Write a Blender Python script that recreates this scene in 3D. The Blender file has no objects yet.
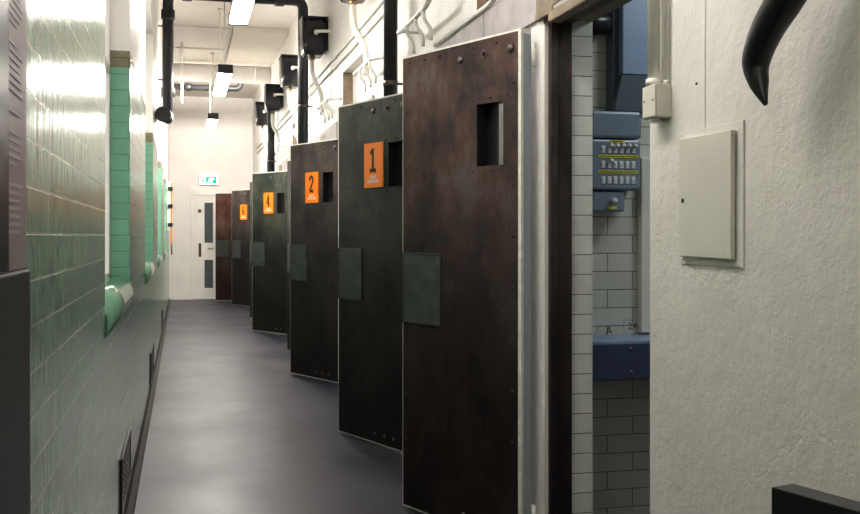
import bpy, bmesh, math, random
from mathutils import Vector, Matrix
random.seed(7)
COL = bpy.context.scene.collection
R = math.radians

# ------------------------------------------------------------------ materials
def newmat(name):
    m = bpy.data.materials.new(name); m.use_nodes = True
    nt = m.node_tree; b = nt.nodes['Principled BSDF']
    return m, nt, b

def coords(nt, kind='pos'):
    g = nt.nodes.new('ShaderNodeNewGeometry')
    return g.outputs['Position']

def noise(nt, vec, scale, detail=4, rough=.55, stretch=None):
    if stretch:
        mp = nt.nodes.new('ShaderNodeMapping'); mp.inputs['Scale'].default_value = stretch
        nt.links.new(vec, mp.inputs['Vector']); vec = mp.outputs['Vector']
    n = nt.nodes.new('ShaderNodeTexNoise'); n.inputs['Scale'].default_value = scale
    n.inputs['Detail'].default_value = detail; n.inputs['Roughness'].default_value = rough
    nt.links.new(vec, n.inputs['Vector']); return n.outputs['Fac']

def ramp(nt, fac, stops):
    r = nt.nodes.new('ShaderNodeValToRGB'); e = r.color_ramp.elements
    while len(e) < len(stops): e.new(.5)
    for i, (p, c) in enumerate(stops):
        e[i].position = p; e[i].color = (*c, 1) if len(c) == 3 else c
    nt.links.new(fac, r.inputs['Fac']); return r.outputs['Color']

def mixc(nt, fac, a, b, mode='MIX'):
    m = nt.nodes.new('ShaderNodeMix'); m.data_type = 'RGBA'; m.blend_type = mode
    for s, v in ((0, fac), (6, a), (7, b)):
        if isinstance(v, (int, float)): m.inputs[s].default_value = v
        elif isinstance(v, tuple): m.inputs[s].default_value = (*v, 1)
        else: nt.links.new(v, m.inputs[s])
    return m.outputs[2]

def bump(nt, b, h, strength=.3, dist=.01, prev=None):
    n = nt.nodes.new('ShaderNodeBump'); n.inputs['Strength'].default_value = strength
    n.inputs['Distance'].default_value = dist
    nt.links.new(h, n.inputs['Height'])
    if prev: nt.links.new(prev, n.inputs['Normal'])
    nt.links.new(n.outputs['Normal'], b.inputs['Normal']); return n.outputs['Normal']

def paint(name, c, rough=.5, var=.08, scale=6, bmp=.15, bscale=40, metal=0, dist=.004):
    m, nt, b = newmat(name); p = coords(nt)
    n = noise(nt, p, scale, 5)
    lo = tuple(x*(1-var) for x in c); hi = tuple(min(1, x*(1+var)) for x in c)
    nt.links.new(ramp(nt, n, [(.3, lo), (.7, hi)]), b.inputs['Base Color'])
    b.inputs['Roughness'].default_value = rough; b.inputs['Metallic'].default_value = metal
    if bmp: bump(nt, b, noise(nt, p, bscale, 3), bmp, dist)
    return m

def emit(name, c, s):
    m, nt, b = newmat(name)
    b.inputs['Base Color'].default_value = (*c, 1)
    b.inputs['Emission Color'].default_value = (*c, 1); b.inputs['Emission Strength'].default_value = s
    return m

def tile(name, c1, c2, mortar, rough, bw=.23, bh=.0765, ms=.0025, wave=.0, mott=.5, off=.5, spec=.5):
    """glazed bricks on walls running along X or Y"""
    m, nt, b = newmat(name); p = coords(nt)
    sep = nt.nodes.new('ShaderNodeSeparateXYZ'); nt.links.new(p, sep.inputs[0])
    add = nt.nodes.new('ShaderNodeMath'); add.operation = 'ADD'
    nt.links.new(sep.outputs[0], add.inputs[0]); nt.links.new(sep.outputs[1], add.inputs[1])
    cb = nt.nodes.new('ShaderNodeCombineXYZ')
    nt.links.new(add.outputs[0], cb.inputs[0]); nt.links.new(sep.outputs[2], cb.inputs[1])
    br = nt.nodes.new('ShaderNodeTexBrick'); br.offset = off
    for k, v in (('Scale', 1), ('Mortar Size', ms), ('Mortar Smooth', .3), ('Bias', 0), ('Brick Width', bw), ('Row Height', bh)):
        br.inputs[k].default_value = v
    br.inputs['Color1'].default_value = (*c1, 1); br.inputs['Color2'].default_value = (*c2, 1)
    br.inputs['Mortar'].default_value = (*mortar, 1)
    nt.links.new(cb.outputs[0], br.inputs['Vector'])
    n = noise(nt, p, 9, 6, .65)
    dark = ramp(nt, n, [(.3, (1-mott,)*3), (.7, (1, 1, 1))])
    nt.links.new(mixc(nt, 1.0, br.outputs['Color'], dark, 'MULTIPLY'), b.inputs['Base Color'])
    b.inputs['Roughness'].default_value = rough
    b.inputs['Specular IOR Level'].default_value = spec
    prev = None
    if wave:
        prev = bump(nt, b, noise(nt, p, 1, 3, .5, (6, 22, 5)), wave, .01)
    inv = nt.nodes.new('ShaderNodeMath'); inv.operation = 'SUBTRACT'; inv.inputs[0].default_value = 1
    nt.links.new(br.outputs['Fac'], inv.inputs[1])
    bump(nt, b, inv.outputs[0], .6, .002, prev)
    return m

def rusty(name, stops, rough=.5):
    """old painted steel sheet: blotches, vertical streaks"""
    m, nt, b = newmat(name)
    tc = nt.nodes.new('ShaderNodeTexCoord'); p = tc.outputs['Object']
    info = nt.nodes.new('ShaderNodeObjectInfo')
    ad = nt.nodes.new('ShaderNodeVectorMath'); ad.operation = 'ADD'
    nt.links.new(p, ad.inputs[0]); nt.links.new(info.outputs['Location'], ad.inputs[1]); p = ad.outputs[0]
    n1 = noise(nt, p, 3.2, 8, .62, (1, 1, .8)); n2 = noise(nt, p, 26, 5, .7, (1, 1, .5))
    mx = nt.nodes.new('ShaderNodeMath'); mx.operation = 'MULTIPLY_ADD'
    nt.links.new(n2, mx.inputs[0]); mx.inputs[1].default_value = .5; nt.links.new(n1, mx.inputs[2])
    c = ramp(nt, mx.outputs[0], stops)
    # darker foot: fall-off of overhead light put into the colour, plus slight grime
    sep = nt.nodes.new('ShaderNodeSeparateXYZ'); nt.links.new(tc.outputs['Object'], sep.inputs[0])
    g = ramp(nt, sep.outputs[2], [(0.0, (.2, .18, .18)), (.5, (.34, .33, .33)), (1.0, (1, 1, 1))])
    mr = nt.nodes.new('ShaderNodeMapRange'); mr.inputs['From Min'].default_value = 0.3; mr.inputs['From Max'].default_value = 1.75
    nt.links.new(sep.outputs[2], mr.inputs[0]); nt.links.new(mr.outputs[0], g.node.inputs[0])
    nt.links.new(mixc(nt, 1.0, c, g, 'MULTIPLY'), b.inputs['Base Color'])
    nt.links.new(ramp(nt, n2, [(.3, (rough-.1,)*3), (.7, (rough+.15,)*3)]), b.inputs['Roughness'])
    b.inputs['Specular IOR Level'].default_value = .3
    bump(nt, b, mx.outputs[0], .35, .004)
    return m

M = {}
M['tile_green'] = tile('glazed_green_brick', (.235, .365, .275), (.29, .415, .31), (.47, .51, .42), .2, wave=.14, mott=.3, spec=.6)
M['tile_mint'] = tile('glazed_mint_brick', (.19, .43, .30), (.21, .47, .33), (.15, .30, .21), .15, mott=.12)
M['tile_olive'] = tile('glazed_olive_brick', (.21, .20, .11), (.24, .22, .13), (.15, .14, .08), .1, mott=.2)
M['tile_cream'] = tile('painted_cream_brick', (.62, .61, .54), (.57, .56, .49), (.11, .10, .08), .35, bw=.23, ms=.0018, mott=.12)
M['reveal'] = tile('painted_cream_bullnose', (.66, .65, .585), (.61, .60, .53), (.12, .10, .08), .35, bw=9, ms=.0018, mott=.15)
M['sill'] = paint('glazed_sill', (.20, .38, .26), .1, .12, 8, .1, 12)

def plaster():
    m, nt, b = newmat('white_plaster'); p = coords(nt)
    n = noise(nt, p, 1.7, 6, .6)
    c = ramp(nt, n, [(.3, (.69, .66, .61)), (.55, (.76, .735, .69)), (.75, (.81, .79, .755))])
    sp = ramp(nt, noise(nt, p, 15, 6, .7), [(.27, (.62, .58, .5)), (.34, (1, 1, 1))])
    nt.links.new(mixc(nt, .35, c, sp, 'MULTIPLY'), b.inputs['Base Color'])
    b.inputs['Roughness'].default_value = .42
    a = bump(nt, b, noise(nt, p, 11, 8, .62), .7, .012)
    v = nt.nodes.new('ShaderNodeTexVoronoi'); v.feature = 'DISTANCE_TO_EDGE'; v.inputs['Scale'].default_value = 1.6
    w = noise(nt, p, 4, 5, .6)
    mm = nt.nodes.new('ShaderNodeVectorMath'); mm.operation = 'ADD'
    cc = nt.nodes.new('ShaderNodeCombineXYZ')
    for i in range(3): nt.links.new(w, cc.inputs[i])
    nt.links.new(p, mm.inputs[0]); nt.links.new(cc.outputs[0], mm.inputs[1]); nt.links.new(mm.outputs[0], v.inputs['Vector'])
    cr = ramp(nt, v.outputs['Distance'], [(0, (0, 0, 0)), (.012, (1, 1, 1))])
    bump(nt, b, cr, .25, .003, a)
    return m
M['plaster'] = plaster()
M['white'] = paint('white_paint', (.83, .80, .765), .35, .04, 4, .12, 18)
M['ceil'] = paint('cream_ceiling_paint', (.76, .71, .65), .5, .05, 2, .12, 10)
M['ceil_board'] = paint('cream_board', (.70, .645, .57), .5, .04, 3, .05)
M['pipe_white'] = paint('white_gloss_pipe', (.78, .77, .70), .28, .06, 12, .1, 30)
M['box_cream'] = paint('cream_steel', (.66, .64, .56), .4, .04, 8, .06)
M['lintel'] = paint('bare_grey_plaster', (.46, .42, .42), .6, .18, 7, .3, 25)
M['stone'] = paint('brown_stone', (.26, .20, .14), .6, .35, 9, .5, 20)
M['iron'] = rusty('dark_iron_jamb', [(.58, (.020, .016, .014)), (.9, (.10, .070, .055))])
M['blackpipe'] = paint('black_iron_pipe', (.022, .023, .026), .38, .2, 10, .12, 30)
M['black'] = paint('black_paint', (.012, .012, .014), .3, .2, 10, .05)
M['cistern'] = paint('black_cast_iron', (.018, .017, .022), .22, .3, 10, .15, 25)
M['hole'] = paint('dark_void', (.004, .004, .004), .9, 0, 5, 0)
M['leather'] = paint('black_leather', (.012, .012, .014), .36, .25, 18, .5, 45)
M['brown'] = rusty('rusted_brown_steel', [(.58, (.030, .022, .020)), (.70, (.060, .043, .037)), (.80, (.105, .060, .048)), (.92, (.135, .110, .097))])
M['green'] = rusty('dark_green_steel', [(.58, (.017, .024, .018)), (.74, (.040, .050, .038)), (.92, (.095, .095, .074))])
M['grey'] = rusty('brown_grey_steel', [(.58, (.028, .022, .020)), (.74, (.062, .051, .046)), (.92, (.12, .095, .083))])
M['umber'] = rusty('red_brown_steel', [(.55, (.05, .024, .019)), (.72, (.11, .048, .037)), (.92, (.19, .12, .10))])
M['patch'] = paint('grey_green_plate', (.050, .057, .053), .45, .35, 14, .2, 40)
M['patchrim'] = paint('plate_rim', (.035, .04, .034), .5, .3, 14, .2, 40)
M['dooredge'] = paint('white_door_edge', (.74, .73, .66), .45, .12, 30, .3, 60)
M['doorback'] = paint('pale_blue_grey', (.34, .38, .42), .45, .06, 6, .1)
M['bolt'] = paint('worn_bolt_steel', (.16, .13, .12), .35, .3, 40, .1, metal=.6)
M['rivet'] = paint('dark_rivet', (.05, .035, .03), .45, .3, 40, .1, metal=.2)
M['orange'] = paint('orange_plate', (.95, .26, .016), .4, .02, 4, 0)
M['ink'] = paint('black_ink', (.03, .012, .006), .5, 0, 4, 0)
M['letter'] = paint('white_lettering', (.85, .74, .66), .5, 0, 4, 0)
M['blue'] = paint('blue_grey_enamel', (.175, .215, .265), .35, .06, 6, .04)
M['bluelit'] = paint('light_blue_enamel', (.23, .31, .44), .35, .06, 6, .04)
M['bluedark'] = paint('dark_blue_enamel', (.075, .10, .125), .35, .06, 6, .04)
M['counter'] = paint('navy_steel_counter', (.045, .062, .125), .3, .12, 6, .06)
M['yellow'] = paint('yellow_label', (.62, .55, .05), .5, 0, 4, 0)
M['switch'] = paint('white_switch', (.55, .57, .58), .35, .05, 9, 0)
M['pencil'] = paint('pencil_mark', (.10, .10, .09), .8, 0, 5, 0)
M['mauve'] = paint('mauve_grey_board', (.30, .25, .258), .4, .03, 4, 0)
M['boardtext'] = paint('pale_board_text', (.46, .42, .425), .5, 0, 4, 0)
M['plinth'] = paint('charcoal_panel', (.036, .038, .041), .4, .06, 4, .05)
M['brass'] = paint('aged_brass', (.34, .25, .14), .35, .2, 30, .1, metal=.8)
M['brownplate'] = paint('bronze_plate', (.10, .06, .035), .4, .1, 20, .05, metal=.5)
M['tube'] = emit('fluorescent_diffuser', (1, .955, .90), 36)
M['tube_near'] = emit('soft_fluorescent_diffuser', (1, .96, .915), 28)
M['tube_far'] = emit('bright_fluorescent_diffuser', (1, .955, .90), 68)
M['fixture'] = paint('dark_fitting_end', (.06, .06, .06), .4, .05, 5, 0)
M['exitgreen'] = emit('exit_green', (.005, .36, .20), .7)
M['exitwhite'] = emit('exit_white', (.9, 1, .97), 1.9)
M['frost'] = emit('frosted_pane', (.86, .87, .84), .35)
M['drain'] = paint('dark_gutter', (.028, .022, .020), .5, .4, 14, .4, 40)

def floor_mat():
    m, nt, b = newmat('grey_purple_floor_paint'); p = coords(nt)
    n = noise(nt, p, 1.2, 8, .65); f = noise(nt, p, 55, 4, .6)
    c = ramp(nt, n, [(.3, (.031, .029, .044)), (.55, (.046, .043, .062)), (.75, (.067, .063, .086))])
    c = mixc(nt, .25, c, ramp(nt, f, [(.35, (.5, .5, .5)), (.65, (1, 1, 1))]), 'MULTIPLY')
    # fine pale scuffs
    s = ramp(nt, noise(nt, p, 2, 8, .75, (5, 1.5, 1)), [(.60, (0, 0, 0)), (.75, (.3, .3, .3))])
    nt.links.new(mixc(nt, s, c, (.14, .13, .15)), b.inputs['Base Color'])
    nt.links.new(ramp(nt, n, [(.35, (.36,)*3), (.7, (.5,)*3)]), b.inputs['Roughness'])
    a = bump(nt, b, noise(nt, p, 6, 4), .12, .01)
    bump(nt, b, f, .15, .002, a)
    return m
M['floor'] = floor_mat()

def glass_mat():
    m, nt, b = newmat('dark_glass')
    b.inputs['Base Color'].default_value = (.10, .12, .12, 1); b.inputs['Roughness'].default_value = .08
    return m
M['glass'] = glass_mat()

# ------------------------------------------------------------------ mesh helpers
class MB:
    def __init__(s): s.bm = bmesh.new()
    def box(s, x0, x1, y0, y1, z0, z1, bev=0, mi=0, seg=2):
        r = bmesh.ops.create_cube(s.bm, size=1); vs = r['verts']
        for v in vs:
            v.co = Vector((x0 if v.co.x < 0 else x1, y0 if v.co.y < 0 else y1, z0 if v.co.z < 0 else z1))
        fs = {f for v in vs for f in v.link_faces}
        for f in fs: f.material_index = mi
        if bev:
            es = list({e for v in vs for e in v.link_edges})
            bmesh.ops.bevel(s.bm, geom=es, offset=bev, segments=seg, affect='EDGES', profile=.5)
        return s
    def quad(s, a, b, c, d, mi=0):
        f = s.bm.faces.new([s.bm.verts.new(p) for p in (a, b, c, d)]); f.material_index = mi; return f
    def tube(s, pts, rad, n=14, caps=True, mi=0):
        pts = [Vector(p) for p in pts]
        rs = rad if isinstance(rad, (list, tuple)) else [rad]*len(pts)
        rings = []; prev = None
        for i, p in enumerate(pts):
            t = (pts[min(i+1, len(pts)-1)] - pts[max(i-1, 0)]).normalized()
            if prev is None:
                a = t.orthogonal().normalized()
            else:
                a = (prev - t*prev.dot(t)).normalized()
            prev = a; b = t.cross(a)
            rings.append([s.bm.verts.new(p + (a*math.cos(2*math.pi*k/n) + b*math.sin(2*math.pi*k/n))*rs[i]) for k in range(n)])
        for i in range(len(rings)-1):
            for k in range(n):
                f = s.bm.faces.new((rings[i][k], rings[i][(k+1) % n], rings[i+1][(k+1) % n], rings[i+1][k])); f.smooth = True; f.material_index = mi
        if caps:
            s.bm.faces.new(rings[0][::-1]).material_index = mi; s.bm.faces.new(rings[-1]).material_index = mi
        return s
    def dome(s, c, axis, r, h, n=10, mi=0):
        """rounded bolt head"""
        ax = Vector(axis).normalized(); c = Vector(c)
        pts = [c + ax*(h*math.sin(t)) for t in (0, .5, 1.0, 1.4)]
        rs = [r*math.cos(t) for t in (0, .5, 1.0, 1.4)]
        return s.tube(pts, rs, n, True, mi)
    def ball(s, c, r, mi=0):
        g = bmesh.ops.create_icosphere(s.bm, subdivisions=2, radius=r, matrix=Matrix.Translation(c))
        return s
    def prism(s, poly, x0, x1, to):
        """poly of 2D points extruded from x0 to x1; to(x,u,v)->3D"""
        a = [s.bm.verts.new(to(x0, *p)) for p in poly]; b = [s.bm.verts.new(to(x1, *p)) for p in poly]
        n = len(poly)
        s.bm.faces.new(a[::-1]); s.bm.faces.new(b)
        for i in range(n): s.bm.faces.new((a[i], a[(i+1) % n], b[(i+1) % n], b[i]))
        return s
    def build(s, name, mats, parent=None, loc=None):
        bmesh.ops.recalc_face_normals(s.bm, faces=s.bm.faces)
        me = bpy.data.meshes.new(name); s.bm.to_mesh(me); s.bm.free()
        o = bpy.data.objects.new(name, me); COL.objects.link(o)
        for m in (mats if isinstance(mats, (list, tuple)) else [mats]): me.materials.append(m)
        if parent: o.parent = parent
        if loc: o.location = loc
        return o

def smooth_path(pts, n=6):
    """Catmull-Rom through the points"""
    P = [Vector(p) for p in pts]; P = [P[0]*2-P[1]] + P + [P[-1]*2-P[-2]]; out = []
    for i in range(1, len(P)-2):
        for k in range(n):
            t = k/n
            out.append(.5*((2*P[i]) + (P[i+1]-P[i-1])*t + (2*P[i-1]-5*P[i]+4*P[i+1]-P[i+2])*t*t + (3*P[i]-P[i-1]-3*P[i+1]+P[i+2])*t**3))
    out.append(P[-2]); return out

def bend_path(pts, r=.04, n=5):
    """straight runs with rounded corners"""
    P = [Vector(p) for p in pts]; out = [P[0]]
    for i in range(1, len(P)-1):
        a = (P[i-1]-P[i]); b = (P[i+1]-P[i]); rr = min(r, a.length*.48, b.length*.48)
        p0 = P[i]+a.normalized()*rr; p2 = P[i]+b.normalized()*rr
        for k in range(n+1):
            t = k/n; out.append((1-t)**2*p0 + 2*t*(1-t)*P[i] + t*t*p2)
    out.append(P[-1]); return out

def tag(o, label=None, cat=None, group=None, kind=None):
    if label: o['label'] = label
    if cat: o['category'] = cat
    if group: o['group'] = group
    if kind: o['kind'] = kind
    return o
def empty(name, loc, rz=0):
    o = bpy.data.objects.new(name, None); COL.objects.link(o); o.empty_display_size = .1
    o.location = loc; o.rotation_euler = (0, 0, rz); return o
def struct(o): o['kind'] = 'structure'; return o

# ------------------------------------------------------------------ a wall in a plane X = const with holes
def holed_wall(name, X, back, y0, y1, z0, z1, holes, zcuts, matfn, mats):
    """front surface at X, body towards `back`; holes: (ya, yb, za, zb, depth or None = through)"""
    mb = MB(); sg = 1 if back > X else -1
    ys = sorted({y0, y1, *[h[0] for h in holes], *[h[1] for h in holes]})
    zs = sorted({z0, z1, *zcuts, *[h[2] for h in holes], *[h[3] for h in holes]})
    def inhole(y, z, through=False):
        for h in holes:
            if h[0] < y < h[1] and h[2] < z < h[3] and (not through or h[4] is None): return h
    for i in range(len(ys)-1):
        for j in range(len(zs)-1):
            a, b, c, d = ys[i], ys[i+1], zs[j], zs[j+1]; yc, zc = (a+b)/2, (c+d)/2
            if not inhole(yc, zc): mb.quad((X, a, c), (X, b, c), (X, b, d), (X, a, d), matfn('front', yc, zc))
            if not inhole(yc, zc, True): mb.quad((back, a, c), (back, b, c), (back, b, d), (back, a, d), matfn('back', yc, zc))
    for (ya, yb, za, zb, dep) in holes:
        xb = back if dep is None else X+sg*dep
        zz = [z for z in zs if za <= z <= zb]
        for j in range(len(zz)-1):
            zc = (zz[j]+zz[j+1])/2
            for y, w in ((ya, 'near'), (yb, 'far')):
                if y <= y0 or y >= y1: continue
                mb.quad((X, y, zz[j]), (xb, y, zz[j]), (xb, y, zz[j+1]), (X, y, zz[j+1]), matfn(w, y, zc))
            if dep is not None: mb.quad((xb, ya, zz[j]), (xb, yb, zz[j]), (xb, yb, zz[j+1]), (xb, ya, zz[j+1]), matfn('inner', (ya+yb)/2, zc))
        mb.quad((X, ya, zb), (xb, ya, zb), (xb, yb, zb), (X, yb, zb), matfn('head', 0, zb))
        if za > z0: mb.quad((X, ya, za), (xb, ya, za), (xb, yb, za), (X, yb, za), matfn('cill', 0, za))
    for y in (y0, y1): mb.quad((X, y, z0), (back, y, z0), (back, y, z1), (X, y, z1), matfn('end', y, 1))
    for z in (z0, z1): mb.quad((X, y0, z), (back, y0, z), (back, y1, z), (X, y1, z), matfn('end', 0, z))
    bmesh.ops.remove_doubles(mb.bm, verts=mb.bm.verts, dist=1e-5)
    return struct(mb.build(name, mats))

XL, XR, XB = -.24, 1.34, 1.54
Y0, Y1, ZC = -3.0, 19.75, 3.9
XC = 3.3                                              # back of the cells

# floor, ceiling
struct(MB().box(XL-.3, XC+.15, Y0-.15, Y1+.15, -.1, 0).build('floor', M['floor']))
struct(MB().box(XL-.3, XC+.15, Y0-.15, Y1+.15, ZC, ZC+.1).build('ceiling', M['ceil']))

# left wall: green glazed brick to 2.1 m, white above
wins = [(3.37, 4.96), (7.0, 8.84), (10.6, 12.2), (14.2, 15.8)]
lh = [(a, b, .95, 2.95, .12) for a, b in wins]
def lm(w, y, z):
    if w in ('back', 'end', 'inner', 'head', 'cill'): return 1
    if z > 2.1: return 1
    if w == 'far' or w == 'near': return 3 if z > 2.02 else 2
    return 3 if z > 2.06 else 0
holed_wall('wall_left', XL, XL-.3, Y0, Y1, 0, ZC, lh, [2.02, 2.06, 2.1], lm, [M['tile_green'], M['white'], M['tile_mint'], M['tile_olive']])

# right wall with the cell doorways and the shallow recesses over them
hinge = [((.953, 4.363), (1.259, 3.631)), ((.932, 6.109), (1.209, 5.37)), ((.92, 8.81), (1.243, 8.085)), ((1.073, 10.58), (1.27, 9.82)),
         ((.866, 12.91), (1.256, 12.22)), ((.96, 14.85), (1.25, 14.12)), ((.842, 17.8), (1.24, 17.12)), ((.60, 19.05), (1.25, 18.62))]
dw = [(2.707, 3.6)] + [(h[1][1]-.92, h[1][1]-.03) for h in hinge[1:]]
rh = [(a, b, 0, 2.05, None) for a, b in dw] + [(a, b, 2.26, 2.62, .085) for a, b in ((3.5, 4.49), (7.45, 8.5), (11.5, 12.55), (15.5, 16.5))]
def rm(w, y, z):
    if w in ('far', 'near'): return 1 if z < 2.05 else 2
    if w == 'back': return 1
    if w == 'inner': return 3
    if w == 'head' and z < 2.3: return 2
    return 0
holed_wall('wall_right', XR, XB, Y0, Y1, 0, ZC, rh, [], rm, [M['plaster'], M['reveal'], M['stone'], M['white']])

# end walls
struct(MB().box(XL-.3, XC+.15, Y1, Y1+.15, 0, ZC).build('wall_end', M['white']))
struct(MB().box(XL-.3, XC+.15, Y0-.15, Y0, 0, ZC).build('wall_rear', M['white']))
# cells: back wall, partitions, low ceiling
struct(MB().box(XC, XC+.15, Y0, Y1, 0, ZC).build('wall_cells_back', M['tile_cream']))
for i, (a, b) in enumerate([(3.9, 4.1), (6.1, 6.3), (8.3, 8.5), (10.3, 10.5), (12.6, 12.8), (15.0, 15.2), (17.25, 17.4), (1.6, 1.8)]):
    struct(MB().box(XB, XC, a, b, 0, ZC).build('wall_partition_%d' % (i+1), M['tile_cream']))
struct(MB().box(XB, XC, 1.8, 3.9, 2.55, 2.65).build('ceiling_cell', M['white']))

# dark gutter along the left wall
mb = MB(); mb.prism([(XL, 0), (XL+.036, 0), (XL+.03, .006), (XL+.008, .02), (XL, .055)], Y0, Y1, lambda y, x, z: (x, y, z))
struct(mb.build('baseboard_left', M['drain']))
mb = MB(); mb.box(-.24, .14, Y1-.02, Y1, 0, .1); mb.box(1.28, XR, Y1-.02, Y1, 0, .1)
struct(mb.build('baseboard_end', M['white']))

# lintel bands, iron jambs
for i, (a, b) in enumerate(dw):
    y0_, y1_ = (a-.04, b+1.05) if i in (0,) else (a-.1, b+.6)
    if i+1 < len(dw): y1_ = min(y1_, dw[i+1][0]-.12)
    mb = MB(); mb.box(XR-.014, XR+.02, y0_, y1_, 2.052, 2.235, .004)
    struct(mb.build('trim_%d' % (i+1), M['lintel']))
    mb = MB()
    mb.box(XR+.017, XR+.107, b-.022, b-.0005, 0, 2.03, .003)
    mb.box(XR+.017, XR+.045, b-.034, b-.018, 0, 2.03, .003)
    mb.box(XR+.017, XR+.107, a+.0005, a+.022, 0, 2.03, .003)
    mb.box(XR+.017, XR+.107, a+.0005, b-.0005, 2.03, 2.0495, .003)
    o = struct(mb.build('door_%d' % (i+2), M['iron']))
    MB().box(XR+.0005, XR+.0165, b-.008, b-.0005, 0, 2.03, .001).build('plaster_edge', M['plaster'], o)
    mb = MB(); mb.box(XR-.022, XR+.03, a-.03, b-.10, 2.012, 2.0505, .006); mb.box(XR-.020, XR+.03, b-.14, b+.045, 2.045, 2.075, .005); mb.box(XR-.018, XR-.012, b-.3, b+.04, 2.07, 2.20, .003)
    c = mb.build('lintel_bar', M['stone'], o)
# ------------------------------------------------------------------ windows in the left wall
for i, (a, b) in enumerate(wins):
    mb = MB(); x = XL-.12
    mb.box(x, x+.03, a, b, 1.0, 1.05, .004); mb.box(x, x+.03, a, b, 2.90, 2.95, .004)
    for y in (a, (a+b)/2-.025, b-.05): mb.box(x, x+.03, y, y+.05, 1.0, 2.95, .004)
    mb.box(x, x+.03, a, b, 1.98, 2.02, .004)
    w = struct(mb.build('window_%d' % (i+1), M['white']))
    MB().box(x+.001, x+.008, a+.02, b-.02, 1.03, 2.92).build('window_pane', M['frost'], w)
    # rounded glazed sill
    prof = [(XL-.119, .951), (XL-.119, 1.035)]
    for k in range(9):
        t = R(80-k*21); prof.append((XL-.055+.07*math.cos(t), .955+.07*math.sin(t)))
    prof = [(px, max(pz, .885)) for px, pz in prof]
    mb = MB(); mb.prism([(XL-.119, .951), (XL-.119, 1.035), (XL-.06, 1.032), (XL-.025, 1.022), (XL-.002, 1.0), (XL+.012, .972), (XL+.016, .945), (XL+.010, .915), (XL+.0005, .89), (XL+.0005, .951)], a+.001, b-.001, lambda y, px, pz: (px, y, pz))
    for f in mb.bm.faces: f.smooth = abs(f.normal.y) < .5
    mb.build('window_sill', M['sill'], w)

# ------------------------------------------------------------------ cell doors
def stroke(mb, pts, w, y0, y1):
    """flat brush stroke in the XZ plane; w may be a list"""
    P = [Vector((p[0], 0, p[1])) for p in pts]; ws = w if isinstance(w, list) else [w]*len(P)
    L, Rr = [], []
    for i, p in enumerate(P):
        t = (P[min(i+1, len(P)-1)]-P[max(i-1, 0)]).normalized(); n = Vector((-t.z, 0, t.x))*ws[i]/2
        L.append(p+n); Rr.append(p-n)
    for i in range(len(P)-1):
        poly = [L[i], L[i+1], Rr[i+1], Rr[i]]
        a = [mb.bm.verts.new((q.x, y0, q.z)) for q in poly]; b = [mb.bm.verts.new((q.x, y1, q.z)) for q in poly]
        mb.bm.faces.new(a); mb.bm.faces.new(b[::-1])
        for k in range(4): mb.bm.faces.new((a[k], a[(k+1) % 4], b[(k+1) % 4], b[k]))
bold = stroke
def arc(cx, cz, rx, rz, a0, a1, n=12):
    return [(cx+rx*math.cos(R(a0+(a1-a0)*k/n)), cz+rz*math.sin(R(a0+(a1-a0)*k/n))) for k in range(n+1)]
def numeral(mb, ch, cx, cz, h, y0, y1):
    stroke = lambda m, p, w, a, b: bold(m, p, [q*1.3 for q in w] if isinstance(w, list) else w*1.3, a, b)
    """tall narrow slab numerals, h high, centred at cx, cz"""
    w = h*.42; b = cz-h/2; t = cz+h/2; l = cx-w/2; r = cx+w/2; s = h*.16
    if ch == '1':
        stroke(mb, [(cx, b+.02*h), (cx, t)], h*.11, y0, y1)
        stroke(mb, [(cx, t), (cx-.02*h, t-.10*h), (l, t-.20*h)], [h*.10, h*.15, h*.10], y0, y1)
        stroke(mb, [(l-.02*h, b+.07*h), (cx, b+.075*h), (r+.02*h, b+.07*h)], [h*.15, h*.08, h*.15], y0, y1)
    elif ch == '2':
        stroke(mb, arc(cx, t-.25*h, w/2-.03*h, .22*h, 190, -20, 12), h*.12, y0, y1)
        stroke(mb, [(r-.03*h, t-.30*h), (cx+.02*h, cz-.08*h), (l+.04*h, b+.12*h)], h*.12, y0, y1)
        stroke(mb, [(l, b+.06*h), (cx, b+.09*h), (r, b+.07*h)], [h*.13, h*.12, h*.19], y0, y1)
    elif ch == '3':
        stroke(mb, arc(cx, t-.23*h, w/2-.05*h, .19*h, 160, -90, 12), h*.12, y0, y1)
        stroke(mb, arc(cx, b+.27*h, w/2-.03*h, .22*h, 90, -165, 12), h*.12, y0, y1)
    elif ch == '4':
        stroke(mb, [(cx+.06*h, b), (cx+.06*h, t)], h*.13, y0, y1)
        stroke(mb, [(cx+.03*h, t-.03*h), (l, b+.34*h)], h*.09, y0, y1)
        stroke(mb, [(l-.03*h, b+.30*h), (r+.05*h, b+.30*h)], h*.09, y0, y1)
        stroke(mb, [(cx-.08*h, b+.04*h), (r+.02*h, b+.04*h)], h*.08, y0, y1)
    elif ch == '5':
        stroke(mb, [(r, t-.05*h), (l+.03*h, t-.05*h)], h*.12, y0, y1)
        stroke(mb, [(l+.05*h, t-.05*h), (l+.03*h, cz)], h*.10, y0, y1)
        stroke(mb, arc(cx, b+.29*h, w/2-.03*h, .24*h, 120, -160, 12), h*.12, y0, y1)
    elif ch == '6':
        stroke(mb, arc(cx, b+.25*h, w/2-.03*h, .20*h, 0, 360, 16), h*.11, y0, y1)
        stroke(mb, [(l+.04*h, b+.27*h), (l+.05*h, cz+.15*h), (cx-.01*h, t-.07*h), (r-.02*h, t-.12*h)], [h*.12, h*.12, h*.11, h*.14], y0, y1)

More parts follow.
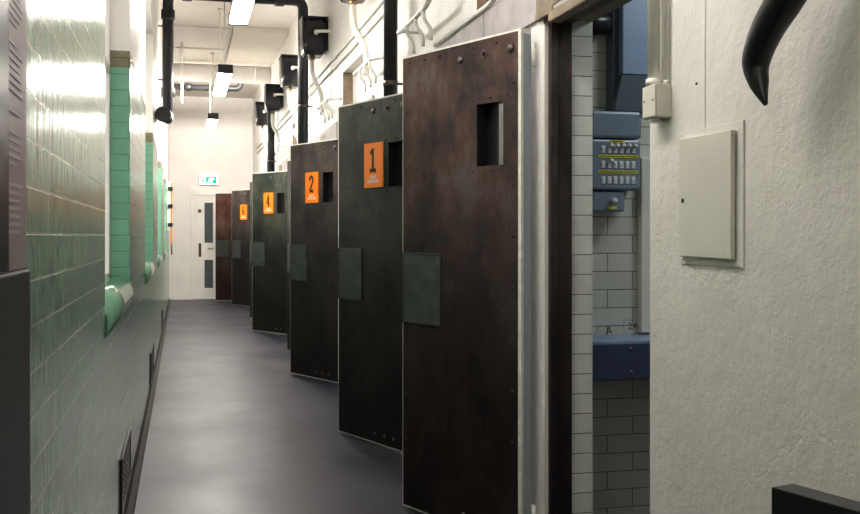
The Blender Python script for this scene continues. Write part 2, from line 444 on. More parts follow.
TH = .055
def cell_door(i, F, Hh, plate, label, num=None, shutter=.115, rivets=True, sign_x=.26, W=.79, hx0=.525):
    ang = math.atan2(Hh[1]-F[1], Hh[0]-F[0])
    root = empty('cell_door', (F[0], F[1], .018), ang)
    tag(root, label, 'door', 'steel cell doors standing open along the right wall')
    hx1, hz0, hz1 = hx0+.165, 1.482, 1.732; T = 2.0
    # core slab (white painted edges) with the peep hatch cut through; grid of boxes
    mb = MB()
    def ring(mb, x0, x1, y0, y1, z0, z1, mi=0):
        for k, (a, b) in enumerate(((x0, x1),)):
            P = {}
            xs = [a, hx0, hx1, b]; zz = [z0, hz0, hz1, z1]
            for yy, s in ((y0, 0), (y1, 1)):
                for ii in range(3):
                    for jj in range(3):
                        if ii == 1 and jj == 1: continue
                        mb.quad((xs[ii], yy, zz[jj]), (xs[ii+1], yy, zz[jj]), (xs[ii+1], yy, zz[jj+1]), (xs[ii], yy, zz[jj+1]), mi if s == 0 else mi+1)
            for (p, q) in (((a, z0), (b, z0)), ((b, z0), (b, z1)), ((b, z1), (a, z1)), ((a, z1), (a, z0)),
                           ((hx0, hz0), (hx1, hz0)), ((hx1, hz0), (hx1, hz1)), ((hx1, hz1), (hx0, hz1)), ((hx0, hz1), (hx0, hz0))):
                inner = p[0] in (hx0, hx1) and p[1] in (hz0, hz1)
                mb.quad((p[0], y0, p[1]), (q[0], y0, q[1]), (q[0], y1, q[1]), (p[0], y1, p[1]), 2 if inner else mi)
        bmesh.ops.remove_doubles(mb.bm, verts=mb.bm.verts, dist=1e-5)
    ring(mb, 0, W, .004, TH, 0, T)
    # small dents along the painted edge come from slight jitter of a bevelled rim
    mb.build('door_core', [M['dooredge'], M['doorback'], M['black']], root)
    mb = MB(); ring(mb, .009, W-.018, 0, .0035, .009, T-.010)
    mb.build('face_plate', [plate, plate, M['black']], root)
    mb = MB(); mb.box(W-.002, W+.0015, .016, TH-.001, .01, T-.02)
    mb.build('hinge_edge', M['doorback'], root)
    # shutter behind the hatch
    mb = MB(); mb.box(hx0-.03, hx0+shutter+(.006 if shutter < .1 else 0), TH+.001, TH+.006, hz0-.03, hz1+.03, .001)
    mb.build('hatch_shutter', M['black'], root)
    # inset service plate near the free edge
    mb = MB(); mb.box(.018, .285, -.004, -.0002, .825, 1.122, .0015)
    pl = mb.build('patch_plate', M['patch'], root)
    mb = MB()
    for (a, b, c, d) in ((.012, .29, .818, .828), (.012, .29, 1.119, 1.129), (.012, .021, .818, 1.129), (.282, .291, .818, 1.129)):
        mb.box(a, b, -.0065, -.0002, c, d, .0015)
    mb.build('plate_rim', M['patchrim'], pl)
    # domed bolts
    for (x, z, r) in ((.42, 1.927, .017), (.735, 1.93, .019), (.44, .058, .011), (.54, .058, .011), (.635, .058, .011)):
        mb = MB(); mb.dome((x, 0, z), (0, -1, 0), r, r*.7, 12); mb.build('bolt', M['bolt'], root)
    mb = MB(); mb.tube([(.577, -.007, 1.929), (.577, -.0047, 1.929)], .011, 12); mb.build('bolt_hole', M['hole'], root)
    mb = MB(); mb.tube([(.575, -.0045, 1.93), (.575, -.0005, 1.93)], .018, 14)
    mb.build('bolt_washer', M['bolt'], root)
    if rivets:
        sp = [(x, 1.965) for x in (.06, .17, .28, .5, .65)] + [(W-.045, z) for z in (1.80, 1.60, 1.40, 1.20, 1.0, .8, .6, .4, .2)] \
            + [(.035, z) for z in (1.75, 1.5, 1.25, .7, .5, .3)] + [(hx0-.02, hz1+.02), (hx0+.085, hz1+.02), (hx1+.02, hz1+.02), (hx0-.02, hz0-.02), (hx0+.085, hz0-.02), (hx1+.02, hz0-.02), (.11, 1.6), (.11, 1.5)]
        for (x, z) in sp:
            mb = MB(); mb.dome((x, 0, z), (0, -1, 0), .007, .005, 8); mb.build('rivet', M['rivet'], root)
    # hinges on the jamb side
    for z in (.12, 1.90):
        mb = MB(); mb.tube([(W+.012, TH+.002, z-.045), (W+.012, TH+.002, z+.045)], .008, 10)
        mb.box(W-.05, W+.012, TH+.0005, TH+.006, z-.04, z+.04, .001); mb.build('hinge', M['dooredge'], root)
    if num:
        mb = MB(); mb.box(sign_x, sign_x+.205, -.010, -.0005, 1.482, 1.742, .001)
        s = mb.build('number_sign', M['orange'], root); s['label'] = 'orange sign with black numeral %s' % num
        mb = MB(); numeral(mb, num, sign_x+.1, 1.640, .138, -.0115, -.010); mb.build('numeral', M['ink'], s)
        mb = MB(); rnd = random.Random(3)
        for (zz, hw) in ((1.543, .036), (1.519, .064)):
            x = sign_x+.103-hw
            while x < sign_x+.103+hw:
                g = rnd.uniform(.008, .0125)
                mb.box(x, x+g, -.0115, -.010, zz-.009, zz-.004); mb.box(x, x+g*.35, -.0115, -.010, zz-.009, zz+.009)
                mb.box(x, x+g, -.0115, -.010, zz+.004, zz+.009)
                x += g+.0035
        mb.build('lettering', M['letter'], s)
    return root

L = ['nearest open cell door, rust-brown steel sheet with no number sign',
     'open dark green steel cell door with orange sign numbered 1',
     'open grey-brown steel cell door with orange sign numbered 2',
     'open cell door seen as a thin edge behind the door numbered 2',
     'open dark green steel cell door with orange sign numbered 4',
     'open cell door seen as a thin edge behind the door numbered 4',
     'open brown steel cell door with orange sign numbered 6',
     'farthest open cell door, reddish brown, in front of the white end door']
plates = ['brown', 'green', 'grey', 'grey', 'green', 'grey', 'grey', 'umber']
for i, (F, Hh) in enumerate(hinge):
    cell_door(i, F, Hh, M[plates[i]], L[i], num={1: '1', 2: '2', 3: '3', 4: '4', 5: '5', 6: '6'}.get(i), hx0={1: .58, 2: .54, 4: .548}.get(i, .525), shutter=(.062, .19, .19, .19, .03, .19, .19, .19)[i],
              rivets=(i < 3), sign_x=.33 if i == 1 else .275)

# ------------------------------------------------------------------ end wall: door, exit sign
d = struct(empty('door_1', (.16, Y1, 0)))
mb = MB()
mb.box(0, .105, -.03, -.001, 0, 2.02, .004); mb.box(.98, 1.085, -.03, -.001, 0, 2.02, .004); mb.box(0, 1.085, -.03, -.001, 2.02, 2.12, .004)
mb.box(.08, .105, -.045, -.03, 0, 2.02, .003); mb.box(.98, 1.0, -.045, -.03, 0, 2.02, .003); mb.box(.08, 1.0, -.045, -.03, 2.0, 2.02, .003)
struct(mb.build('door_frame', M['white'], d))
mb = MB(); mb.box(.107, .978, -.028, -.002, .008, 2.0)
for (a, b, c, e) in ((.26, .42, 1.09, 1.86), (.26, .42, .22, .76), (.56, .80, 1.09, 1.86), (.56, .80, .22, .76)):
    for q in ((a-.025, a, c-.025, e+.025), (b, b+.025, c-.025, e+.025), (a, b, c-.025, c), (a, b, e, e+.025)):
        mb.box(q[0], q[1], -.04, -.0275, q[2], q[3], .003)
lf = struct(mb.build('door_leaf', M['white'], d))
mb = MB()
for (a, b, c, e) in ((.26, .42, 1.09, 1.86), (.26, .42, .22, .76), (.56, .80, 1.09, 1.86), (.56, .80, .22, .76)):
    mb.box(a, b, -.032, -.0282, c, e)
struct(mb.build('door_glass', M['glass'], lf))
struct(MB().box(.15, .20, -.034, -.0285, .82, 1.08, .003).build('door_pull_plate', M['brownplate'], lf))
mb = MB(); mb.tube([(.17, -.0285, 1.70), (.17, -.033, 1.70)], .036, 20); struct(mb.build('door_disc_sign', M['brownplate'], lf))
mb = MB(); mb.tube(bend_path([(.42, -.028, .98), (.42, -.075, .98), (.32, -.075, .98)], .02), .009, 8); struct(mb.build('door_handle', M['brass'], lf))

ex = empty('exit_sign', (.50, Y1, 2.20)); tag(ex, 'lit green and white running man exit sign above the end door', 'exit sign')
MB().box(-.185, .185, -.05, -.0005, 0, .20, .006).build('sign_housing', M['white'], ex)
MB().box(-.172, .172, -.053, -.0505, .012, .188).build('sign_face', M['exitwhite'], ex)
mb = MB()                                                     # green pictogram blocks on the lit face: door with figure, arrow
mb.box(-.06, .150, -.0555, -.0532, .03, .165)
pg = mb.build('sign_panel', M['exitgreen'], ex)
mb = MB(); y0_, y1_ = -.058, -.0557
stroke(mb, [(.055, .135), (.035, .085)], .028, y0_, y1_); stroke(mb, [(.035, .09), (.065, .065), (.055, .038)], .015, y0_, y1_)
stroke(mb, [(.035, .09), (.015, .06), (-.02, .055)], .015, y0_, y1_); stroke(mb, [(.05, .125), (.085, .11), (.10, .125)], .012, y0_, y1_)
stroke(mb, [(.05, .125), (.015, .12), (.0, .095)], .012, y0_, y1_); mb.tube([(.063, y0_, .150), (.063, y1_, .150)], .012, 12)
mb.build('running_figure', M['exitwhite'], pg)
mb = MB(); stroke(mb, [(-.115, .165), (-.115, .06)], .022, -.0555, -.0532); stroke(mb, [(-.145, .095), (-.115, .045), (-.085, .095)], .02, -.0555, -.0532)
mb.build('arrow', M['exitgreen'], ex)
el = empty('sign_light', (.50, Y1, 2.415)); tag(el, 'slim white light bar above the green exit sign', 'light')
MB().box(-.15, .15, -.07, -.0005, 0, .035, .005).build('lamp_housing', M['white'], el)
MB().box(-.14, .14, -.065, -.01, -.004, -.0002).build('lamp_lens', M['exitwhite'], el)

# ------------------------------------------------------------------ ceiling: duct, board, light fittings
mb = MB(); mb.tube([(XL+.001, 15.75, 3.725), (XR-.001, 15.75, 3.725)], .135, 28); 
for x in (0, .55, 1.1): mb.tube([(x-.02, 15.75, 3.725), (x+.02, 15.75, 3.725)], .14, 28)
tag(mb.build('ceiling_duct', M['white']), 'large round white duct crossing the corridor below the ceiling', 'duct')
mb = MB(); mb.box(.64, XR-.002, 13.0, 15.3, ZC-.07, ZC-.0005, .006)
o = tag(mb.build('ceiling_panel', M['ceil_board']), 'raised cream access panel on the ceiling between the hanging lights', 'panel')
mb = MB()
for x in (-.1, .6): mb.box(x, x+.02, 10.8, 15.2, ZC-.035, ZC-.0005, .003)
for y in (11.6, 13.1, 14.6): mb.box(-.2, .64, y, y+.02, ZC-.02, ZC-.0005, .003)
struct(mb.build('trim_20', M['ceil']))

LL = ['ceiling light behind the camera end of the corridor', 'hanging fluorescent light over the nearest doors, above the frame',
      'nearest hanging fluorescent light in view, cut by the top edge', 'middle hanging fluorescent light with a dark end cap', 'farthest hanging fluorescent light, near the end door']
for k, (ya, yb) in enumerate(((-2.1, -.3), (2.1, 3.9), (6.3, 8.1), (10.5, 12.3), (14.7, 16.5))):
    x = .435; r = empty('ceiling_light', (x, (ya+yb)/2, 2.9)); h = (yb-ya)/2
    tag(r, LL[k], 'ceiling light', 'fluorescent lights hanging in a row')
    mb = MB(); mb.box(-.074, .074, -h, h, .045, .085, .006); mb.build('housing', M['fixture'], r)
    mb = MB(); mb.box(-.069, .069, -h+.03, h-.03, 0, .0445, .012, seg=3); mb.build('diffuser', M['tube_far' if k >= 3 else 'tube' if k == 2 else 'tube_near'], r)
    for s in (-1, 1):
        MB().box(-.076, .076, s*(h-.012)-.016, s*(h-.012)+.016, -.004, .088, .004).build('end_cap', M['fixture'], r)
        mb = MB(); mb.tube([(0, s*h*.7, .085), (0, s*h*.7, ZC-2.9-.001)], .006, 8); mb.tube([(0, s*h*.7, ZC-2.9-.03), (0, s*h*.7, ZC-2.9-.001)], .03, 12)
        mb.build('hanger', M['pipe_white'], r)

# ------------------------------------------------------------------ black soil pipes
def pipe(name, label, cat, pts, r, mat, bend=.12, collars=(), grp=None, rings=()):
    mb = MB(); mb.tube(bend_path(pts, bend, 7), r, 20)
    o = mb.build(name, mat); tag(o, label, cat, grp)
    for (p, ax) in collars:
        p = Vector(p); ax = Vector(ax)
        mb = MB(); mb.tube([p-ax*.05, p-ax*.045, p+ax*.045, p+ax*.05], [r*1.15, r*1.28, r*1.28, r*1.15], 20); mb.build('pipe_collar', mat, o)
    for p in rings:
        p = Vector(p)
        mb = MB(); mb.tube([p-Vector((0, 0, .015)), p+Vector((0, 0, .015))], r*1.1, 16)
        sx = -1 if p.x < .5 else 1; wx = XL+.001 if sx < 0 else XR-.001
        mb.tube([(p.x+sx*r, p.y, p.z), (wx, p.y, p.z)], .008, 8); mb.build('pipe_bracket', M['bolt'], o)
    return o
pipe('soil_pipe', 'thick black pipe down the left wall, across below the ceiling and down the right wall', 'pipe',
     [(-.163, 9.25, 2.31), (-.14, 10.62, 2.42), (-.14, 10.65, 3.72), (1.25, 10.65, 3.72), (1.25, 10.65, 2.06)], .055, M['blackpipe'], .10,
     [((-.14, 10.65, 2.70), (0, 0, 1)), ((-.14, 10.65, 3.5), (0, 0, 1)), ((.05, 10.65, 3.72), (1, 0, 0)), ((1.0, 10.65, 3.72), (1, 0, 0)), ((-.163, 9.3, 2.314), (.03, 1, .08))],
     rings=[(-.14, 10.65, 3.38), (-.14, 10.65, 2.83), (1.25, 10.65, 2.6)])
pipe('soil_pipe', 'short black pipe crossing the far ceiling beyond the round duct', 'pipe',
     [(XL+.06, 17.0, 3.68), (.95, 17.0, 3.68), (.95, 17.0, ZC-.002)], .05, M['blackpipe'], .1, [((.1, 17, 3.68), (1, 0, 0)), ((.7, 17, 3.68), (1, 0, 0))])
pipe('soil_pipe', 'black vertical pipe on the right wall above the door numbered 1', 'pipe', [(1.235, 5.98, ZC-.002), (1.235, 5.98, 2.04)], .043, M['blackpipe'], .1,
     rings=[(1.235, 5.98, 2.15), (1.235, 5.98, 3.3)])
pipe('soil_pipe', 'black vertical pipe on the right wall behind the farthest cisterns', 'pipe', [(1.25, 14.6, 3.06), (1.25, 14.6, 2.04)], .055, M['blackpipe'], .1, rings=[(1.25, 14.6, 2.3)])
# thin white vertical drop on the left end of corridor and ceiling pipe
pipe('thin_pipe', 'thin white pipe dropping beside the black soil pipe on the left', 'pipe', [(.0, 14.2, ZC-.03), (.0, 16.9, ZC-.03), (.0, 16.9, 3.4)], .02, M['pipe_white'], .06)

# twin white conduits on the right wall
for z, lb in ((2.82, 'upper of two parallel white conduits running along the right wall'), (2.73, 'lower of two parallel white conduits running along the right wall')):
    mb = MB(); mb.tube([(XR-.0135, 2.9, z), (XR-.0135, 18.5, z)], .012, 10)
    o = tag(mb.build('white_conduit', M['pipe_white']), lb, 'conduit')
    for y in (4.2, 6.6, 8.9, 11.2, 13.4, 15.8):
        MB().box(XR-.0285, XR-.0005, y-.012, y+.012, z-.022, z+.022, .002).build('saddle_clip', M['pipe_white'], o)

# ------------------------------------------------------------------ cisterns
CY = [4.55, 7.15, 9.5, 11.55, 13.8, 15.65]
names = ['black cast iron cistern above the door numbered 1, above the frame', 'black cistern cut by the top edge, second along the right wall', 'large black cistern hanging high left of the tall black pipe, nearest fully in view',
         'black cistern next beyond the nearest fully visible one', 'second smallest black cistern high on the right wall', 'smallest and farthest black cistern on the right wall']
for k, cy in enumerate(CY):
    r = empty('flush_cistern', (XR, cy, 2.925)); r.scale = (1, 1, 1.12); tag(r, names[k], 'cistern', 'black cisterns in a row on the right wall')
    hw = .15
    mb = MB()                                     # tapered tub, wall side at x = -.03
    lo = [(-.05, -hw*.8), (-.20, -hw*.8), (-.20, hw*.8), (-.05, hw*.8)]; hi = [(-.02, -hw), (-.245, -hw), (-.245, hw), (-.02, hw)]
    levels = [(0, .72), (.03, .9), (.08, .96), (.30, 1.0)]
    rings = []
    for (z, s) in levels:
        ring = []
        x0, x1, yy = -.135+.115*s, -.135-.112*s, hw*s
        rr = .035
        for (cx_, cy_, a0) in ((x0-rr, yy-rr, 0), (x1+rr, yy-rr, 90), (x1+rr, -yy+rr, 180), (x0-rr, -yy+rr, 270)):
            for q in range(4):
                a = R(a0+q*30); ring.append(mb.bm.verts.new((cx_+rr*math.cos(a), cy_+rr*math.sin(a), z)))
        rings.append(ring)
    for a, b in zip(rings, rings[1:]):
        for q in range(16):
            f = mb.bm.faces.new((a[q], a[(q+1) % 16], b[(q+1) % 16], b[q])); f.smooth = True
    mb.bm.faces.new(rings[0][::-1]); mb.bm.faces.new(rings[-1])
    mb.build('cistern_body', M['cistern'], r)
    MB().box(-.252, -.006, -hw-.006, hw+.006, .30, .318, .008).build('cistern_lid', M['cistern'], r)
    MB().box(-.02, .001, -hw*.7, hw*.7, .04, .30, .003).build('wall_bracket', M['cistern'], r)
    mb = MB(); mb.tube([(-.14, 0, -.03), (-.14, 0, .004)], .028, 12); mb.build('brass_nut', M['brass'], r)
    mb = MB(); mb.tube(bend_path([(-.14, 0, -.005), (-.14, 0, -.17), (-.06, -.10, -.32), (-.06, -.10, -.50)], .08, 6), .022, 12)
    mb.build('flush_pipe', M['pipe_white'], r)
    mb = MB(); mb.tube(bend_path([(-.12, -hw+.01, .18), (-.12, -hw-.06, .18), (-.02, -hw-.09, .18), (-.0005, -hw-.09, .18)], .03, 5), .014, 10)
    mb.tube([(-.12, -hw-.002, .18), (-.12, -hw-.03, .18)], .022, 10); mb.build('inlet_pipe', M['pipe_white'], r)
    # white bracket pipework below
    b = empty('pipe_bracket_set', (XR, cy-.35, 2.43))
    tag(b, ['white branched pipework on the wall above the nearest brown door', 'white branched pipework left of the near black vertical pipe', 'white branched pipework above the door numbered 2',
            'white branched pipework above the thin edge-on door', 'white branched pipework above the door numbered 4', 'farthest white branched pipework on the right wall'][k], 'pipework', 'white branched pipework below the cisterns')
    b.location.y = (5.3, 6.85, 8.9, 11.1, 13.0, 15.0)[k]
    mb = MB(); mb.tube(bend_path([(-.11, .42, -.02), (-.11, -.25, -.02)] + ([(-.09, -.33, .06), (-.06, -.35, .85)] if k == 0 else [(-.03, -.33, -.02), (-.0015, -.33, -.02)]), .05, 6), .015, 10); mb.build('branch_pipe', M['pipe_white'], b)
    for y in (.2, -.02, -.2):
        mb = MB(); mb.tube(bend_path([(-.11, y, -.02), (-.11, y, -.07), (-.07, y, -.12), (-.07, y, -.18)], .03, 5), .011, 8); mb.build('drop_pipe', M['pipe_white'], b)
    mb = MB(); mb.tube([(-.11, .40, -.02), (-.0005, .40, -.02)], .008, 8); mb.build('wall_stub', M['pipe_white'], b)

# white service pipe along the top of the first lintel
pipe('thin_pipe', 'slim white pipe sloping along the lintel above the nearest brown door', 'pipe', [(XR-.02, 5.2, 2.245), (XR-.02, 4.2, 2.245), (XR-.02, 4.0, 2.30), (XR-.02, 3.75, 2.32)], .012, M['pipe_white'], .06)

# ------------------------------------------------------------------ near right wall
c = empty('junction_box', (XR, 2.55, 1.555)); tag(c, 'small cream junction box beside the doorway with conduits rising from it', 'junction box')
MB().box(-.046, .001, .022, .108, 0, .095, .004).build('box_body', M['box_cream'], c)
MB().box(-.050, -.0465, .025, .105, .003, .092, .002).build('box_cover', M['box_cream'], c)
for y in (.038, .092):
    mb = MB(); mb.dome((-.050, y, .05), (-1, 0, 0), .004, .002, 8); mb.build('screw', M['bolt'], c)
mb = MB(); mb.tube([(-.026, .080, .095), (-.026, .080, 1.4)], .018, 14); mb.tube([(-.026, .080, .095), (-.026, .080, .115)], .023, 14); mb.build('conduit', M['pipe_white'], c)
mb = MB(); mb.tube([(-.010, .034, .0955), (-.010, .034, 1.4)], .006, 10); mb.tube([(-.010, .034, .0955), (-.010, .034, .105)], .009, 10, ); mb.build('cable', M['pipe_white'], c)
mb = MB(); mb.tube([(-.026, .07, 0), (-.026, .07, -.012)], .018, 14); mb.build('gland', M['box_cream'], c)

p = empty('access_panel', (XR, 2.36, 1.16)); tag(p, 'cream metal access panel with a black keyhole on the white wall', 'access panel')
mb = MB(); mb.box(-.004, -.0005, -.165, .155, -.018, .345, .001); mb.build('panel_frame', M['plaster'], p)
mb = MB(); mb.box(-.018, -.0045, -.132, .142, .003, .325, .0025)
dd = mb.build('panel_door', M['box_cream'], p); dd.rotation_euler = (R(.5), 0, R(-.8))
mb = MB(); mb.tube([(-.0195, .118, .155), (-.0175, .118, .155)], .0065, 14); mb.build('keyhole', M['hole'], dd)

mb = MB(); mb.box(XR-.0018, XR-.0003, 2.385, 2.45, 1.506, 3.2, .0006); o = struct(mb.build('trim_21', M['plaster']))
mb = MB(); mb.tube([(XR-.0035, 2.428, 1.628), (XR-.0015, 2.428, 1.628)], .004, 10); struct(mb.build('screw_hole', M['hole'], o))

# black tapered arm
mb = MB()
pts = smooth_path([(1.24, 1.78, 2.05), (1.24, 1.83, 1.86), (1.24, 1.895, 1.745), (1.235, 1.975, 1.672), (1.235, 2.022, 1.608), (1.235, 2.01, 1.555), (1.235, 1.985, 1.507)], 6)
rs = [.056+(.05-.056)*i/12 for i in range(13)] + [.050+(.038-.050)*i/12 for i in range(1, 13)] + [.038+(.026-.038)*i/6 for i in range(1, 7)] + [.026-.020*i/6 for i in range(1, 7)]
rs = (rs + [.006]*50)[:len(pts)]
pts = [p+Vector((0, -.045, 0)) for p in pts]; rs = [q*.82 for q in rs]
mb.tube(pts, rs, 20)
bench = tag(mb.build('curved_arm', M['leather']), 'black leathery curved arm tapering to a point at the top right', 'hanging arm')
mb = MB(); mb.tube([(1.24, 1.735, 2.03), (XR-.0005, 1.735, 2.03)], .03, 14); mb.tube([(XR-.012, 1.735, 2.03), (XR-.0005, 1.735, 2.03)], .07, 18); mb.build('arm_mount', M['black'], bench)

# black thin panel at lower right
e1 = Vector((-.253, .967)); ang = math.atan2(-.967, .253)
b = empty('barrier_panel', (.957, 1.487, 0), ang)
tag(b, 'thin black free-standing panel at the lower right corner', 'panel')
mb = MB(); mb.box(0, .50, 0, .052, .03, .80, .002); mb.build('panel_board', M['black'], b)
for x in (.04, .42): MB().box(x, x+.04, -.08, .13, 0, .0295, .004).build('foot', M['black'], b)

# ------------------------------------------------------------------ information board on the left
st = empty('board_stand', (XL+.0005, 1.0, 0)); tag(st, 'charcoal stand below the text board at the left edge', 'stand')
mb = MB(); mb.box(0, .05, 0, .374, 0, 1.177, .003); mb.build('stand_panel', M['plinth'], st)
MB().box(-.0, .075, .0, .372, 0, .02, .003).build('stand_foot', M['plinth'], st)
ib = empty('text_board', (XL+.0005, 1.0, 1.178)); tag(ib, 'tall mauve-grey board with pale lines of text at the left edge', 'sign')
MB().box(0, .034, 0, .411, 0, .95, .002).build('board_backing', M['black'], ib)
MB().box(.0345, .040, .25, .411, .0, .95, .001).build('board_face', M['mauve'], ib)
MB().box(.0345, .044, .0, .249, .0, .95, .001).build('board_side_strip', M['black'], ib)
rnd = random.Random(11); z = .045
while z < .93:
    if rnd.random() < .12: z += .016
    end = .372-rnd.choice([0, 0, 0, .01, .02, .05])
    MB().box(.0402, .0408, .262, end, z, z+.0042).build('text_line', M['boardtext'], ib)
    z += .0095

# ------------------------------------------------------------------ vents in the left wall
for k, (ya, yb, z0, z1, lb) in enumerate(((4.15, 4.85, .10, .33, 'nearest black slatted vent low in the green tiled wall'), (7.95, 8.75, .08, .32, 'middle black slatted vent low in the green tiled wall'), (12.6, 13.3, .08, .32, 'farthest small black vent low in the green tiled wall'))):
    r = empty('wall_vent', (XL, ya, z0)); tag(r, lb, 'vent', 'black vents low in the left wall')
    w, h = yb-ya, z1-z0
    MB().box(.0005, .003, 0, w, 0, h).build('vent_backing', M['hole'], r)
    mb = MB()
    for q in ((0, w, 0, .015), (0, w, h-.015, h), (0, .015, 0, h), (w-.015, w, 0, h)): mb.box(.003, .010, *q, .001)
    mb.build('vent_frame', M['black'], r)
    mb = MB()
    for q in range(1, 9): mb.box(.003, .008, .015, w-.015, q*h/9-.004, q*h/9+.004)
    for q in range(1, 8): mb.box(.003, .007, q*w/8-.003, q*w/8+.003, .015, h-.015)
    mb.build('vent_slats', M['drain'], r)

# ------------------------------------------------------------------ hanging unit on the left wall near the end
r = empty('hanging_stretcher', (XL+.0005, 16.6, .95)); tag(r, 'narrow white and orange folded unit with black clips hanging on the far left wall', 'stretcher')
MB().box(.0005, .06, 0, .35, .35, 1.14, .01).build('unit_body', M['white'], r)
mb = MB(); mb.box(.0605, .083, .0, .10, .15, 1.12, .006); mb.build('orange_strip', M['orange'], r)
for z in (.42, .72, 1.0): MB().box(.02, .095, -.02, .06, z, z+.06, .004).build('clip', M['black'], r)
mb = MB(); mb.tube([(.075, .03, .16), (.078, .03, -.03)], .012, 8); mb.build('strap_tail', M['bolt'], r)

# ------------------------------------------------------------------ cell fittings
CW = 3.9                                              # face of the cell's side wall
e = empty('switch_panel', (1.60, CW, 1.30)); tag(e, 'blue-grey electrical switch panel with rows of white switches and yellow labels', 'electrical panel')
MB().box(.012, .232, -.118, -.0005, .108, .315, .010).build('panel_body', M['blue'], e)
MB().box(.010, .234, -.124, -.0005, .319, .430, .012).build('upper_cover', M['blue'], e)
MB().box(.022, .166, -.105, -.0005, .02, .104, .008).build('lower_box', M['blue'], e)
y = -.1195
def lab(x0, x1, z0, z1, yy=y, n=8):
    o = MB().box(x0, x1, yy-.0008, yy+.001, z0, z1).build('yellow_label', M['yellow'], e)
    mb = MB(); rnd = random.Random(int(z0*1000)); x = x0+.006
    while x < x1-.010:
        w = rnd.uniform(.003, .007); mb.box(x, x+w, yy-.0014, yy-.0009, (z0+z1)/2-.0025, (z0+z1)/2+.0025); x += w+.003
    mb.build('label_text', M['ink'], o)
lab(.095, .158, .301, .311); lab(.045, .218, .239, .251); lab(.045, .218, .176, .187)
for row, z in enumerate((.262, .200, .137)):
    for q in range(6):
        x = .056+q*.0265
        mb = MB(); mb.box(x, x+.017, -.122, -.118, z-.004, z+.026, .002)
        s = mb.build('switch', M['switch'], e)
        if (row == 0 and q > 0) or (row == 1 and q == 1):
            mb = MB(); mb.tube([(x+.0085, -.122, z+.022), (x+.016, -.136, z+.030)], .0075, 10); mb.build('switch_toggle', M['switch'], s)
        else:
            mb = MB(); mb.box(x+.005, x+.012, -.1245, -.122, z+.008, z+.018, .001); mb.build('switch_toggle', M['box_cream'], s)
for (x, z) in ((.02, .415), (.224, .415), (.02, .333), (.224, .333), (.024, .12), (.224, .12)):
    mb = MB(); mb.dome((x, -.117 if z < .13 else -.123, z), (0, -1, 0), .004, .002, 8); mb.build('screw', M['bolt'], e)
mb = MB(); mb.tube([(.110, -.104, .062), (.110, -.128, .064)], [.011, .010], 14); mb.ball((.110, -.130, .064), .012); mb.build('push_knob', M['switch'], e)
MB().box(.088, .130, -.1065, -.1052, .030, .042).build('yellow_label', M['yellow'], e)

t = empty('cable_trunking', (1.60, CW, 1.735)); tag(t, 'blue vertical cable trunking rising above the switch panel', 'trunking')
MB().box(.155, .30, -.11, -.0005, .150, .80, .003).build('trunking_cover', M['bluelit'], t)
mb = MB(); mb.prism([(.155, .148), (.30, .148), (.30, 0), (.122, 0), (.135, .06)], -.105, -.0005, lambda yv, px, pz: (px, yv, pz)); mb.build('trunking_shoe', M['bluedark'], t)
MB().box(.128, .1545, -.07, -.0005, -.0, .80, .003).build('trunking_side', M['bluedark'], t)  # darker blue puts the side's shade into its colour
for x in (.165, .232):
    mb = MB(); mb.dome((x, -.11, .48), (0, -1, 0), .009, .006, 10); mb.build('screw', M['bluelit'], t)
mb = MB(); mb.tube([(1.545, 3.84, 2.085), (1.70, 3.84, 2.105), (1.72, 3.84, 2.107)], [.05, .05, .03], 14)
tag(mb.build('flexible_duct', M['black']), 'dark bent duct in the top left corner of the cell', 'duct')

k = empty('wall_counter', (1.545, 3.66, .655)); tag(k, 'navy blue steel counter fixed across the cell beneath the switch panel', 'counter')
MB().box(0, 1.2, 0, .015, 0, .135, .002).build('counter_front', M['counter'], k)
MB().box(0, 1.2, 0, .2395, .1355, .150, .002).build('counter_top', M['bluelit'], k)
for z in (.115, .025):
    mb = MB(); mb.dome((.185, 0, z), (0, -1, 0), .009, .005, 10); mb.build('screw', M['bolt'], k)
b = MB().box(1.872, 2.1, 3.86, 3.8995, .812, 1.55, .004).build('cover_board', M['box_cream']); tag(b, 'cream board on the cell wall to the right of the switch panel', 'board')

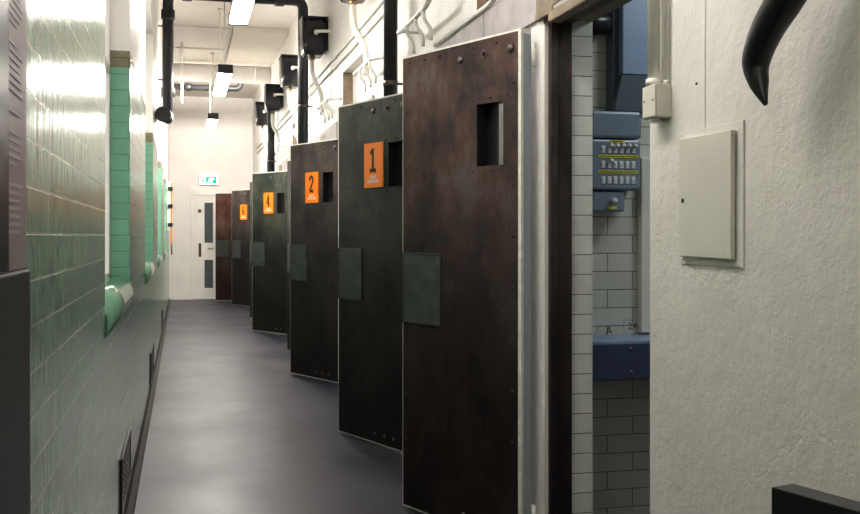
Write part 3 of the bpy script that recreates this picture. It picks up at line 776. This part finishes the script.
def text(s, x, y, z, size, mat, name, label):
    cu = bpy.data.curves.new(name, 'FONT'); cu.body = s; cu.size = size; cu.extrude = .0004; cu.align_x = 'CENTER'; cu.align_y = 'CENTER'
    o = bpy.data.objects.new(name, cu); COL.objects.link(o)
    bpy.context.view_layer.update(); dg = bpy.context.evaluated_depsgraph_get()
    me = bpy.data.meshes.new_from_object(o.evaluated_get(dg)); bpy.data.objects.remove(o)
    n = bpy.data.objects.new(name, me); COL.objects.link(n); me.materials.clear(); me.materials.append(mat)
    n.location = (x, y, z); n.rotation_euler = (R(90), 0, 0); tag(n, label, 'writing'); return n
text('2A', 1.852, CW-.0006, .838, .04, M['pencil'], 'pencil_writing', 'pencilled 2A on the cell tiles just above the counter')
text('A', 1.742, CW-.0006, .822, .045, M['pencil'], 'pencil_writing', 'pencilled letter A on the cell tiles above the counter, left of 2A')
mb = MB(); y = CW-.0006
for (x0, z0, x1, z1) in ((1.69, .843, 1.81, .843), (1.69, .815, 1.69, .843), (1.81, .815, 1.81, .865), (1.81, .865, 1.868, .865)):
    if z0 == z1: mb.box(x0, x1, y-.0004, y+.0004, z0-.0007, z0+.0007)
    else: mb.box(x0-.0007, x0+.0007, y-.0004, y+.0004, z0, z1)
tag(mb.build('pencil_line', M['pencil']), 'thin pencilled setting-out lines around the letters on the cell tiles', 'marking')

# ------------------------------------------------------------------ light
def area(loc, rot, sx, sy, power, col):
    l = bpy.data.lights.new('area', 'AREA'); l.shape = 'RECTANGLE'; l.size = sx; l.size_y = sy; l.energy = power; l.color = col
    o = bpy.data.objects.new('fill_lamp', l); COL.objects.link(o); o.location = loc; o.rotation_euler = rot; return o
cl = area((2.4, 3.0, 2.52), (0, 0, 0), .5, .3, 10, (.86, .94, 1)); tag(cl, 'added fill lamp under the ceiling inside the cell', 'light')  # unseen lamp, added to lift the cell tiles

el2 = area((.55, 15.95, 3.72), (R(68), 0, 0), 1.3, .12, 55, (1, .95, .89)); el2.name = 'end_wall_fill'; tag(el2, 'added fill lamp behind the round white duct, brightening the end wall', 'light')  # no visible fitting: added behind the duct to brighten the end wall
w = bpy.data.worlds.new('world'); bpy.context.scene.world = w; w.use_nodes = True
w.node_tree.nodes['Background'].inputs[0].default_value = (.8, .85, .9, 1); w.node_tree.nodes['Background'].inputs[1].default_value = .3

# ------------------------------------------------------------------ camera
cam = bpy.data.cameras.new('camera'); co = bpy.data.objects.new('camera', cam); COL.objects.link(co)
cam.sensor_width = 36; cam.lens = 36*1000/860; cam.clip_start = .02
cam.shift_y = -(257-236)/860*1.0
co.location = (0, 0, 1.22); co.rotation_euler = (R(90), 0, -math.atan(.248))
bpy.context.scene.camera = co
sc = bpy.context.scene
sc.view_settings.view_transform = 'Standard'; sc.view_settings.look = 'None'; sc.view_settings.exposure = .5; sc.view_settings.gamma = .88
